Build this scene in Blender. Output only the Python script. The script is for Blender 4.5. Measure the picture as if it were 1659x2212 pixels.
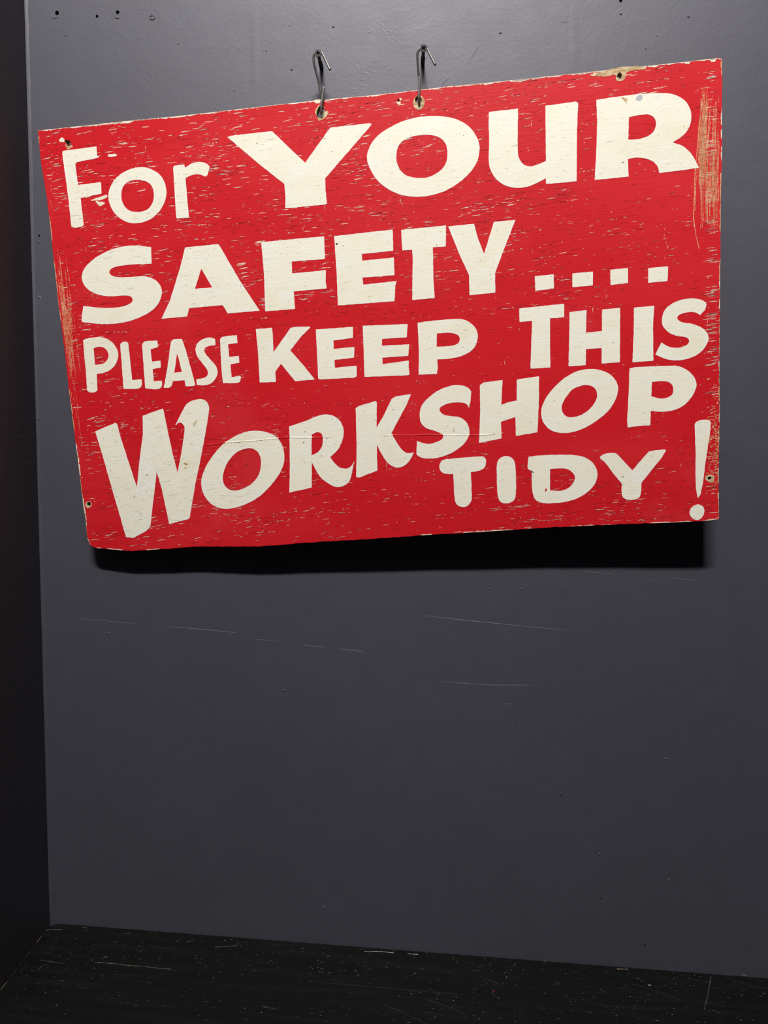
import bpy, bmesh, math, random
from mathutils import Vector, Matrix
from mathutils.geometry import tessellate_polygon

for o in list(bpy.data.objects): bpy.data.objects.remove(o)
scene = bpy.context.scene
col = scene.collection
random.seed(7)

# ---------------------------------------------------------------- camera
cam_d = bpy.data.cameras.new('camera')
cam = bpy.data.objects.new('camera', cam_d); col.objects.link(cam)
cam_d.sensor_fit = 'VERTICAL'; cam_d.sensor_height = 36.0; cam_d.sensor_width = 27.0
cam_d.lens = 36.0 * 1560.0 / 2212.0
cam_d.clip_start = 0.01
ax = Vector((0.99736986, 0.06460302, 0.03286035)); ay = Vector((-0.04067237, 0.12359141, 0.99149933)); az = Vector((0.05999259, -0.99022806, 0.12589391))
cam.matrix_world = Matrix(((ax.x, ay.x, az.x, 0.475686), (ax.y, ay.y, az.y, -0.85), (ax.z, ay.z, az.z, 1.421778), (0, 0, 0, 1)))
scene.camera = cam

# ---------------------------------------------------------------- world and light
world = bpy.data.worlds.new('dim_room'); scene.world = world; world.use_nodes = True
bg = world.node_tree.nodes['Background']
bg.inputs[0].default_value = (0.75, 0.74, 1.0, 1); bg.inputs[1].default_value = 0.012
# overhead strip lamp, in front of the wall and above the picture
ld = bpy.data.lights.new('strip_lamp', 'AREA'); ld.shape = 'RECTANGLE'; ld.size = 0.68; ld.size_y = 0.11
ld.energy = 110.0; ld.color = (1.0, 0.97, 0.93)
lamp = bpy.data.objects.new('strip_lamp', ld); col.objects.link(lamp)
lamp.location = (0.36, -1.60, 3.62)
lamp.rotation_euler = (math.radians(51), 0, 0)

vs = scene.view_settings
scene.display_settings.display_device = 'sRGB'
vs.view_transform = 'Standard'; vs.look = 'None'; vs.gamma = 1.0; vs.use_curve_mapping = False
vs.exposure = 0.0

# ---------------------------------------------------------------- measured shapes, millimetres
# LETTERS, OUTLINE, HOLES, CHIPS, CRACKS: on the face of the sign; points with a third value are smooth
LETTERS=[
 ('F',[[(-342,215.2),(-339.4,215.7),(-301.7,216.6),(-302,206.5),(-299.7,205.6),(-301.4,204.5),(-326.5,202.1),(-328.5,200.5),(-328.6,196.5),(-327.9,177.4),(-300.8,178.4),(-301.6,166),(-326.6,163.5),(-326.3,133.8),(-328.8,132.4,1),(-338.3,132.2,1),(-341,133.7),(-341,165.9),(-342.5,212.3)]]),
 ('O',[[(-253.1,189.9,1),(-240.6,186.3,1),(-230.1,177.5,1),(-226.1,163.4,1),(-229.3,150.5,1),(-238.3,139.5,1),(-250.4,132.6,1),(-266.5,130.8,1),(-279,135,1),(-289.5,145.3,1),(-294,159,1),(-291.9,169.4,1),(-283.4,180.5,1),(-270.5,187.4,1)],[(-258.7,176.9,1),(-248.9,174.7,1),(-242.4,168.8,1),(-240.9,158.2,1),(-244.4,149.3,1),(-250.7,143.9,1),(-262.3,142.6,1),(-272.1,145.7,1),(-277.7,153.5,1),(-278.6,162.9,1),(-275.9,170.6,1),(-268.8,175.8,1)]]),
 ('R',[[(-215.9,186),(-214.6,187.8),(-202.9,187.9),(-202.5,184.5),(-193.7,188.5,1),(-185.2,189.1,1),(-178.4,187,1),(-174.3,183.4),(-177.5,174.6),(-180,173),(-186.5,176,1),(-194.9,176.2,1),(-202.9,173.7),(-203.1,131.7),(-216.9,131.6),(-217.7,133.7)]]),
 ('Y',[[(-151.6,211.8),(-147.7,212.9),(-101.4,213.1),(-67.6,177.1),(-37.2,210.5),(5.2,210.9),(8,209.7),(4.3,205.9),(-46.7,158.8),(-47.1,147.8),(-46.4,132.5),(-49.2,131.6),(-93.2,131.7),(-91.9,144.8),(-92.2,157.2),(-120.2,182)]]),
 ('O',[[(71.9,211.5,1),(86,209.5,1),(99.8,204.9,1),(112.4,195.6,1),(119.8,183.3,1),(121.2,172.6,1),(117.2,159.5,1),(107.1,147.9,1),(89.4,136.8,1),(69.7,131.3,1),(49.2,131.1,1),(30.9,136.2,1),(14,147.6,1),(4.5,161.3,1),(0.5,175.4,1),(4.1,186.8,1),(14,197.5,1),(34.1,207.1,1),(53.7,211.4,1)],[(65.9,193.1,1),(76.9,190.4,1),(84.6,183.9,1),(87.2,174,1),(84.5,161.6,1),(76,153.7,1),(64.6,149.8,1),(51.3,150.6,1),(39.3,155.6,1),(33.2,165.5,1),(32.4,175.3,1),(35.3,184.7,1),(41.3,190,1),(52.7,193.2,1)]]),
 ('U',[[(132.6,208.8),(134,209.6),(163.2,209.8),(162,188.8),(161.3,173.6),(161.7,161.8,1),(166,154.1,1),(172.7,150.9,1),(181.8,151.9,1),(190.2,154.7),(190.8,181.7),(191.5,209.8),(223.1,210.8),(225.1,208.9),(222.9,178.5),(221.3,131.3),(189.4,131.4),(189.4,137.3),(179.6,133.3,1),(168.9,130.4,1),(158.2,130.4,1),(147.6,133.5,1),(137.2,141.6,1),(131.9,151.4,1),(130.4,161.1,1),(131.5,176.5),(132,197.6)]]),
 ('R',[[(243.7,210.4),(266.7,211.4),(284.8,211.8),(307.1,210.6,1),(320.5,208.1,1),(331.9,201.3,1),(338,191.1,1),(338.6,181.4,1),(335.2,172.1,1),(328.8,165.7,1),(319.6,160.9),(329.6,156.4,1),(337.6,149,1),(342.8,139.7,1),(345.9,133.2),(305.9,131.7),(304.9,137,1),(300.6,143.2,1),(292.6,147.5,1),(283.5,149.3,1),(274.4,148.8),(274.7,131.1),(240,130.9),(242.2,157.2),(244,188.2)],[(276.4,190.2),(286.2,191.2),(296,190.7,1),(301.4,187.3,1),(303.5,181.4,1),(301.6,174.5,1),(296.6,170.2,1),(285.7,167.4,1),(275,168.1)]]),
 ('S',[[(-249.9,103.5),(-251.1,85.5),(-261.1,85.9,1),(-278.5,86.4,1),(-294.7,85.3,1),(-301.7,81.1,1),(-299.3,76.1,1),(-288.7,73.5,1),(-272.7,72.9,1),(-259.7,72.1,1),(-248.6,67.3,1),(-242.9,59.4,1),(-243.1,49.9,1),(-249.2,39.5,1),(-261,31.5,1),(-279.2,25.4,1),(-300.1,22.8,1),(-322.1,24.1,1),(-341,27.9),(-340,34.1),(-337,45.4),(-320.1,42.2,1),(-302.5,40.5,1),(-286.2,41.9,1),(-277.7,46.5,1),(-279.3,51.4,1),(-287.9,53.2,1),(-305.5,53.7,1),(-321.2,58.1,1),(-330.8,65,1),(-335.2,74.9,1),(-332.2,84.9,1),(-320.7,94.8,1),(-303,102.8,1),(-285.1,106.7,1),(-267.7,106.6,1)]]),
 ('A',[[(-210.4,99.8),(-172.4,100.2),(-170.9,98.5),(-149.4,56.1),(-130.9,24.4),(-167.9,24.1),(-173,33.7),(-212.4,33.3),(-215.5,24.4),(-245.7,24),(-233.6,43.8),(-218.7,77.7)],[(-194,75.3),(-183.2,54),(-203.5,54)]]),
 ('F',[[(-123,98.1),(-52.1,98.4),(-53,74.2),(-90.4,74.6),(-90.8,61.8),(-52.8,62.2),(-54,49.8),(-53.1,42.6),(-90.6,42.3),(-90.6,23.2),(-124.7,23.1),(-122.7,63.9)]]),
 ('E',[[(-41,97.7),(23.8,99),(23.1,76.8),(-11.7,76.2),(-11.7,69),(23.4,69.5),(22.9,50.9),(-12.5,51),(-12.3,43.4),(24.9,44.4),(23,39.3),(21.4,23.1),(-41.9,23.3),(-40.9,59.5)]]),
 ('T',[[(33,97.9),(81.9,98.3),(80.4,76.5),(66.4,76.8),(65.3,47.3),(65.6,23),(40.9,22.8),(43.9,66.8),(43.8,76.1),(33.2,76.3)]]),
 ('Y',[[(84,97),(110.8,97.5),(112.1,97),(115.1,82.8),(121.2,65.2),(133.2,97.6),(156,97.7),(142.6,68.3),(132,43.7),(131.5,23.6),(103.5,23.1),(104,44.2),(93.7,69.7)]]),
 ('P',[[(-341.8,6.7),(-339,8.1),(-330.5,9.1,1),(-319,8.7,1),(-308.1,3.1,1),(-302.1,-5.8,1),(-301.4,-13.6,1),(-305.9,-23,1),(-315.7,-30.2,1),(-329.7,-32.5),(-330.7,-51.1),(-333.7,-52.9,1),(-340.2,-52.9,1),(-343.3,-50.6),(-342.2,-22.9)],[(-330.1,-2.9),(-322.8,-1.6,1),(-316,-4.4,1),(-312.9,-11,1),(-314.8,-16.9,1),(-321.1,-21.3,1),(-330.5,-21.9)]]),
 ('L',[[(-297.6,-0.7),(-294.3,1.5,1),(-289.2,1.3,1),(-287.9,-1.4),(-287.5,-42.4),(-276.3,-41.9),(-276.5,-48,1),(-280.1,-52,1),(-287.2,-52.3),(-299,-51.6),(-298.5,-31.9)]]),
 ('E',[[(-271.5,-3.2),(-268.3,0.2,1),(-253.1,0.2),(-252.8,-6.9),(-262,-9),(-261.8,-23),(-251.6,-22.5),(-252.1,-30.3),(-261.8,-31.4),(-262,-45.3),(-252.3,-45),(-252.9,-51.3,1),(-256.8,-54.3,1),(-264.4,-54.1),(-272.9,-52.6),(-272.5,-33.7)]]),
 ('A',[[(-237,-2),(-233.6,0.3,1),(-224.2,0),(-220.9,-10.9),(-212.9,-52.8),(-216.2,-53.8),(-224.7,-53.4),(-225.3,-46.5),(-239.2,-46.6),(-241.2,-51.5,1),(-244.6,-53.7,1),(-250.8,-53.5),(-244.4,-32),(-239,-9.7)],[(-231.1,-15.6),(-227.5,-36.8),(-236.7,-37.4)]]),
 ('S',[[(-185.2,-2.8),(-185.4,-9.9),(-193.3,-10.3,1),(-198.6,-13.1,1),(-197.8,-18.5,1),(-191.1,-27.3,1),(-186.2,-34.8,1),(-186.3,-43.2,1),(-192,-50.6,1),(-199.8,-53.7,1),(-211.1,-52.9),(-211.4,-46.3),(-202.8,-45.6,1),(-197.5,-42.4,1),(-197.6,-36.4,1),(-202.5,-28.9,1),(-208,-20.2,1),(-209.1,-12.4,1),(-206,-6.1,1),(-199.4,-2.1,1),(-191.2,-0.8,1)]]),
 ('E',[[(-179.5,-3.8),(-176.9,-1.3,1),(-159.6,-0.5),(-159.5,-9.4),(-170.5,-9.8),(-170.5,-24),(-159.3,-23.6),(-159.2,-31.3),(-169.8,-32.4),(-169.8,-46.7),(-158.9,-46),(-160.3,-52.1,1),(-164.8,-53.7,1),(-180.3,-52.9),(-180.7,-36.4)]]),
 ('K',[[(-137.1,4.5),(-118.5,4.6),(-118.2,0),(-118.8,-22.4),(-109.1,-11),(-97.2,2.9),(-93,3.6),(-75.6,2.9),(-74.9,1.6),(-86.4,-7.9),(-99.5,-21.8),(-87,-37.5),(-74,-55.8),(-96.3,-56.3),(-111.5,-35.8),(-118.7,-44.7),(-118.8,-55.5),(-137.5,-55),(-136.6,-14.7)]]),
 ('E',[[(-68.7,-1),(-26.5,-1.1),(-27.4,-13.1),(-49.7,-14.5),(-49.9,-23.7),(-26.6,-23.1),(-27.6,-34.8),(-49.9,-35.7),(-50,-44.5),(-25.4,-43.8),(-26.1,-55.5),(-28.7,-56.8),(-68.4,-56.2),(-69.9,-54.9),(-69.1,-25.9)]]),
 ('E',[[(-15.7,-0.8),(34.3,-2.6),(32.6,-16.9),(5.2,-16.6),(4.3,-24),(35,-24.6),(33,-37.1),(4.1,-37),(3.9,-44.1),(33.5,-42.3),(32.9,-46.9),(33.1,-57.7),(29.8,-58.3),(-17.3,-56.8),(-16.3,-26.4)]]),
 ('P',[[(45.4,-1.9),(66.8,-1),(89,-1.2,1),(98.3,-3.3,1),(107.3,-10.7,1),(110.5,-19.3,1),(109.1,-27.7,1),(103.6,-35.7,1),(93.1,-40.9,1),(79.2,-43.2,1),(65,-43.2),(64.9,-53.4),(63.7,-58.9),(43.3,-58.4),(45.1,-35)],[(66,-15),(80.6,-15.5,1),(88.2,-18.1,1),(90.7,-22.5,1),(88.6,-27.5,1),(81.6,-29.5,1),(64.8,-29.4)]]),
 ('.',[[(174.4,37.6),(194.3,37.9),(194.1,23.1),(174.3,22.1)]]),
 ('.',[[(214.1,37.3),(235.6,37.5),(235,23),(213.6,22.9)]]),
 ('.',[[(253.6,37.9),(272,38.3),(271.7,22.7),(253.7,22.1)]]),
 ('.',[[(293,36.3),(313.4,36.6),(312.6,21.5),(292.6,21.1)]]),
 ('T',[[(156.5,5),(204.4,6.2),(204,-8),(188.9,-7.9),(187.8,-40.7),(187.5,-60.4),(166,-60.2),(169.7,-9.2),(156.2,-9.6)]]),
 ('H',[[(209.8,-3),(227.8,-2.3),(226.4,-26),(243.5,-25.6),(244.2,-2.9),(263.1,-2.5),(261.5,-59.9),(242.3,-60),(242.7,-43.5),(226.1,-43.4),(225.3,-60.5),(207,-60.4),(208.8,-28.5)]]),
 ('I',[[(277.5,-3.4),(298.6,-3),(297,-21.4),(296.7,-60.7),(274.8,-60.9),(276.8,-28)]]),
 ('S',[[(352.3,-5.5),(350.7,-11.4),(345.8,-16.4),(340.8,-13.3,1),(334.2,-12.4,1),(324.9,-14.1,1),(322,-17.9,1),(326.8,-22.3,1),(338,-25.1,1),(348.5,-30.6,1),(354,-39,1),(352.3,-47,1),(345.6,-55.3,1),(333.7,-60.8,1),(320.3,-62,1),(309,-59.5,1),(298.8,-54.4),(305.3,-42),(312.5,-46.8,1),(321.8,-48.9,1),(331.2,-46.8,1),(334.1,-43,1),(331.3,-38.7,1),(323.3,-36.8,1),(314.1,-32.8,1),(307.5,-25.6,1),(306.3,-16.7,1),(310.5,-7,1),(321.2,-0.5,1),(334.4,1.7,1),(344.9,0.1,1),(350.7,-3,1)]]),
 ('W',[[(-338.9,-98.2),(-313.1,-89.7),(-311.1,-91.5),(-308.9,-105.8),(-302.2,-135.6),(-296.1,-161.7),(-295,-166),(-288,-132.6),(-281.2,-104.7),(-279.4,-83.7),(-254.3,-76.9),(-253.6,-79.2),(-250.3,-109.3),(-247,-134.9),(-243.9,-151.6),(-237.8,-131.7),(-233.1,-113.2),(-230.5,-101.2,1),(-231.6,-97.4,1),(-235.2,-94.2,1),(-240.7,-96.6),(-236.7,-89.6),(-230.9,-80.7,1),(-224.9,-73.2,1),(-217.3,-70,1),(-208.6,-69,1),(-202.1,-71.9,1),(-199.3,-78,1),(-200.7,-87.2,1),(-206.5,-109.1),(-216.5,-143.2),(-223.4,-164.6),(-234.3,-205.1),(-235.8,-207),(-260,-211.8),(-262.4,-191.2),(-265.1,-169.1),(-269.2,-148.8),(-272.8,-166.7),(-278,-188.5),(-283.3,-213.3),(-289.1,-218.9),(-305.9,-226.4),(-314.8,-225),(-318.6,-203.9),(-325,-170.7),(-331.8,-132.9)]]),
 ('O',[[(-145.6,-109.1,1),(-134,-111.6,1),(-123.8,-117,1),(-117.5,-126.6,1),(-115.5,-138.2,1),(-118.4,-151.9,1),(-126.4,-164.2,1),(-142,-179.8,1),(-157.1,-189.5,1),(-176.9,-196.2,1),(-192.7,-196.9,1),(-205.5,-191.8,1),(-214.2,-180.7,1),(-216.8,-167.6,1),(-213.6,-154.8,1),(-204.4,-140.1,1),(-188.5,-123.6,1),(-172.1,-114.1,1),(-157.5,-109.6,1)],[(-156.1,-128.4,1),(-148.1,-131.7,1),(-143.9,-138.9,1),(-143.8,-148.2,1),(-147.4,-159.6,1),(-156.6,-169.6,1),(-169.1,-175.4,1),(-180,-176.3,1),(-188,-171.5,1),(-190.5,-163.1,1),(-188.1,-152.7,1),(-180.4,-140.3,1),(-168.8,-131.1,1)]]),
 ('R',[[(-107.4,-106.6),(-86.3,-101,1),(-74.4,-97,1),(-62.7,-95.7,1),(-52.6,-99.7,1),(-46.8,-106.9,1),(-44.9,-116.1,1),(-47.6,-127.3,1),(-54.1,-137.2,1),(-62.5,-144.1),(-57.4,-151.9,1),(-51.9,-156.8,1),(-45.1,-158.3,1),(-39.7,-156.3,1),(-35.3,-150.8),(-38.4,-162.1,1),(-42,-172.3,1),(-48.7,-177.5,1),(-58.1,-178.6,1),(-67.1,-173.8,1),(-75.9,-165.8,1),(-84.3,-148.6),(-86.4,-177.7),(-113.1,-182.2),(-110.2,-153.5),(-108,-119.1)],[(-81.9,-117.2),(-75.1,-115,1),(-70.6,-117,1),(-69.6,-122.5,1),(-71.1,-131.6,1),(-76.2,-137.6,1),(-84,-140.9)]]),
 ('K',[[(-29.6,-90.9),(-26,-88.7),(-6.4,-84.3),(-5.3,-86),(-7.3,-113.9),(0.4,-102.9),(11.9,-82.9),(16.5,-80.7),(33.6,-79.3),(28.4,-90.1),(9,-121.5),(14.6,-132,1),(19.8,-140.2,1),(24.2,-144.1,1),(29.8,-144.8,1),(33.3,-143.8),(29.5,-151,1),(23.4,-157.5,1),(14.1,-160.4,1),(5.2,-156.4,1),(-1.2,-148.1,1),(-8.1,-133.5),(-9,-147.7),(-9.3,-162.5),(-30.8,-169.3),(-34.2,-168.6),(-31.3,-133.8),(-30.2,-107.8)]]),
 ('S',[[(100.5,-80.4),(99.5,-90.3),(97.2,-98.1),(94.3,-93.8,1),(85.5,-91.6,1),(75.5,-92,1),(66.4,-95.3,1),(64.5,-99.1,1),(68.2,-103.8,1),(77,-106.3,1),(85.8,-108,1),(93.4,-113.7,1),(96.5,-122.3,1),(94.2,-132.2,1),(86.5,-140.7,1),(72.6,-148.4,1),(60,-151.8,1),(48.7,-152.1,1),(40.9,-150.5,1),(36,-146.8),(37.4,-131.6),(44,-134.3,1),(50.7,-135.8,1),(61,-133.6,1),(66.8,-130,1),(65.9,-126,1),(58.3,-121.6,1),(48.3,-117.7,1),(43,-111.2,1),(42.2,-101.1,1),(45.2,-92.3,1),(53.5,-84,1),(65.1,-77,1),(78.7,-72.9,1),(90.9,-73.5,1),(97.9,-76.9,1)]]),
 ('H',[[(110.4,-74.5),(114.7,-71.7),(135.3,-70.6),(132.9,-97.4),(140.6,-95.1),(149.9,-93.9),(150.8,-71),(175,-69),(174.1,-92.5),(171.1,-130),(147.5,-132.7),(147.7,-111.7),(131.8,-116.1),(131.5,-134.4),(106.5,-138),(109.4,-103.1)]]),
 ('O',[[(228,-64.9,1),(241,-67.1,1),(252.6,-73.8,1),(258.8,-84.8,1),(257.2,-96.6,1),(249.1,-110,1),(234.4,-121.8,1),(217,-130.1,1),(202.3,-132.6,1),(187.8,-129.7,1),(178.7,-121,1),(175.8,-110.1,1),(178.2,-99.5,1),(186.6,-86.7,1),(200.2,-74.3,1),(213.6,-67.2,1)],[(223.6,-81.8,1),(231.4,-83.6,1),(236.3,-89.9,1),(235.7,-97.8,1),(229.5,-106.8,1),(220.1,-113.5,1),(210.8,-115.6,1),(202.9,-114.4,1),(198.5,-108.1,1),(198.6,-102.1,1),(203.6,-93.1,1),(211.7,-85,1)]]),
 ('P',[[(271.5,-67.2),(277.3,-66.3),(315.9,-67.4,1),(326,-69.7,1),(336.1,-77.5,1),(341.1,-87.6,1),(338.5,-97.9,1),(330.7,-107.9,1),(319,-114.4,1),(306.1,-115.9,1),(293,-114.1),(292.3,-129.6),(280,-129.6),(268.2,-130.8),(267.8,-122.5),(270.3,-92.1)],[(294.8,-83.2),(309.2,-83.5,1),(314.9,-86.5,1),(317,-92.6,1),(315.4,-98.4,1),(308.9,-101.5,1),(301.2,-101.1,1),(293.8,-98.3)]]),
 ('T',[[(63.7,-155.5),(70.2,-153.4),(71.8,-154.1),(85.4,-153.3),(108.1,-153.1,1),(111.4,-153.9,1),(113.5,-158.3,1),(111.3,-165.8,1),(105.7,-168.8,1),(95.9,-170),(96,-186.2),(95.5,-201.5),(91.2,-207.3,1),(85.2,-209.1,1),(79.4,-206.7,1),(76.7,-201.4,1),(76.1,-171),(69.3,-170.6,1),(63.9,-168.6,1),(61.3,-164.7,1),(61.4,-159.6,1)]]),
 ('I',[[(135.5,-154.2,1),(141.3,-156.1,1),(144.8,-160.9,1),(145.7,-171,1),(145,-195.5,1),(143.2,-203.1,1),(138.4,-206.7,1),(131.7,-207.2,1),(126.8,-204.4,1),(124.6,-197,1),(124.6,-177.5,1),(125.7,-160.6,1),(129.7,-155.8,1)]]),
 ('D',[[(160.3,-156.5),(170.2,-155.7),(183.7,-155.7),(209.4,-157.4,1),(221.6,-160.7,1),(230.7,-168,1),(234.5,-177.7,1),(233.2,-187.1,1),(225.8,-197.3,1),(212.1,-205.6,1),(197.5,-209.1,1),(186,-209.6,1),(172.5,-208.4,1),(165.9,-204.3,1),(163.5,-197.2,1),(163,-183.3),(163.2,-171.9),(159.8,-170.4,1),(158.9,-167.2,1)],[(183.4,-171.4),(199.7,-171.8,1),(206.8,-175.7,1),(210.2,-181.7,1),(208.5,-187.9,1),(202.1,-193.9,1),(192.7,-196.4,1),(182.6,-195)]]),
 ('Y',[[(237.8,-161.1),(241.1,-158.7,1),(248.3,-157.3,1),(254.4,-157.9,1),(257.4,-160.2),(272.2,-177.9),(289.8,-158.4),(297.9,-157.1),(306.4,-156.7),(308.6,-157.9),(302.7,-166.9),(292.5,-178.8),(281.9,-191.8),(280.3,-205.4,1),(277.7,-209,1),(270.6,-210.5,1),(263.4,-208.6,1),(260.5,-204.4,1),(260.5,-191.7),(253.8,-183),(243,-167.2),(238.2,-162.7)]]),
 ('!',[[(338.8,-131.6),(340.2,-129.4,1),(343.9,-127.6,1),(350,-127.2,1),(354.2,-128.4,1),(355.7,-131),(354.7,-141.4),(352.2,-157.1),(349.5,-174.7),(346.9,-195.7),(344,-208.5),(341.3,-211.9),(339.4,-201.8),(339.1,-183.1),(339.6,-164),(339.1,-144.9)]]),
 ('!.',[[(341.1,-219.2,1),(345.4,-220.5,1),(347.9,-224.8,1),(347.5,-230,1),(344.7,-234.4,1),(340,-236.3,1),(335.4,-234,1),(332.6,-229.9,1),(333,-224.8,1),(336.1,-220.7,1)]]),
]
OUTLINE=[(-368.1,239.9),(-337.4,239.9),(-294.8,239.9),(-260.6,239.9),(-211.2,239.1),(-166.5,239.2),(-113.5,239.6),(-72.5,239.7),(-25.9,239.5),(-0.1,238.8),(30.6,238.8),(97.1,239.3),(155.1,238.6),(193.4,238.7),(231.2,238.5),(261.1,238.6),(296.1,238.3),(320.9,238.1),(364.1,238.4),(369.3,237.4),(369.6,219),(369,182.7),(369,149.6),(367.5,100.1),(366.7,39.5),(365.6,-26.5),(364.9,-85.4),(365,-115),(363.7,-165.2),(363.2,-200.5),(363.5,-222.9),(363.3,-236.2),(354,-237.3),(342.8,-237.8),(307.9,-237.7),(268.1,-237),(232.9,-236.9),(187.3,-236.8),(151.4,-237.5),(115.1,-238.2),(83.8,-238.5),(31,-239.3),(-22.4,-240.6),(-60.3,-241),(-98.5,-241.7),(-120.5,-242.3),(-131.6,-242.9),(-153.8,-243.3),(-187.1,-242.1),(-219.6,-240.3),(-263.3,-241.1),(-309,-242.1),(-331.7,-239.2),(-352.9,-236.3),(-360.4,-232.8),(-363.1,-223.7),(-362.7,-200),(-363.9,-182.2),(-363.7,-155.8),(-364.7,-95.6),(-365.4,-52.4),(-365.4,-4.5),(-366.5,48.1),(-366.3,110.2),(-366,141.3),(-366.4,168.1),(-368.7,204.3),(-368.3,236)]
HOLES={'hookL':[(-47.1,234),(-43.3,232.5),(-42.2,228.8),(-43,225.9),(-45.2,223.2),(-48.4,221.4),(-51,223.8),(-51.1,227.5),(-49.5,230.9)],'hookR':[(62.6,228.9),(61.8,226.6),(59.9,225.3),(57.8,225.6),(56.1,227.2),(55.5,229.6),(56.3,231.9),(58.2,233.1),(60.4,232.9),(62,231.3)],'TL':[(-337.9,226.6),(-333,226.2),(-331.2,223.5),(-332,220.6),(-335.3,221),(-337.2,223.6)],'TR':[(269.9,230.9),(269,229.3),(267.6,228.5),(266.2,229),(265.3,230.4),(265.3,232.3),(266.2,234),(267.6,234.7),(269,234.3),(269.9,232.8)],'BL':[(-354,-183.1),(-354.6,-184.5),(-355.9,-185.4),(-357.4,-185.3),(-358.5,-184.4),(-358.8,-182.9),(-358.2,-181.5),(-356.9,-180.7),(-355.4,-180.8),(-354.3,-181.7)],'BR':[(355.7,-189.9),(355.8,-191),(355.1,-192.1),(353.9,-192.8),(352.6,-192.7),(351.8,-191.9),(351.7,-190.7),(352.4,-189.6),(353.6,-189),(354.9,-189.1)],'nail':[(39.1,230.9),(38.7,230),(37.8,229.6),(36.9,230.1),(36.6,231.2),(37,232.1),(37.9,232.4),(38.8,231.9)]}
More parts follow.
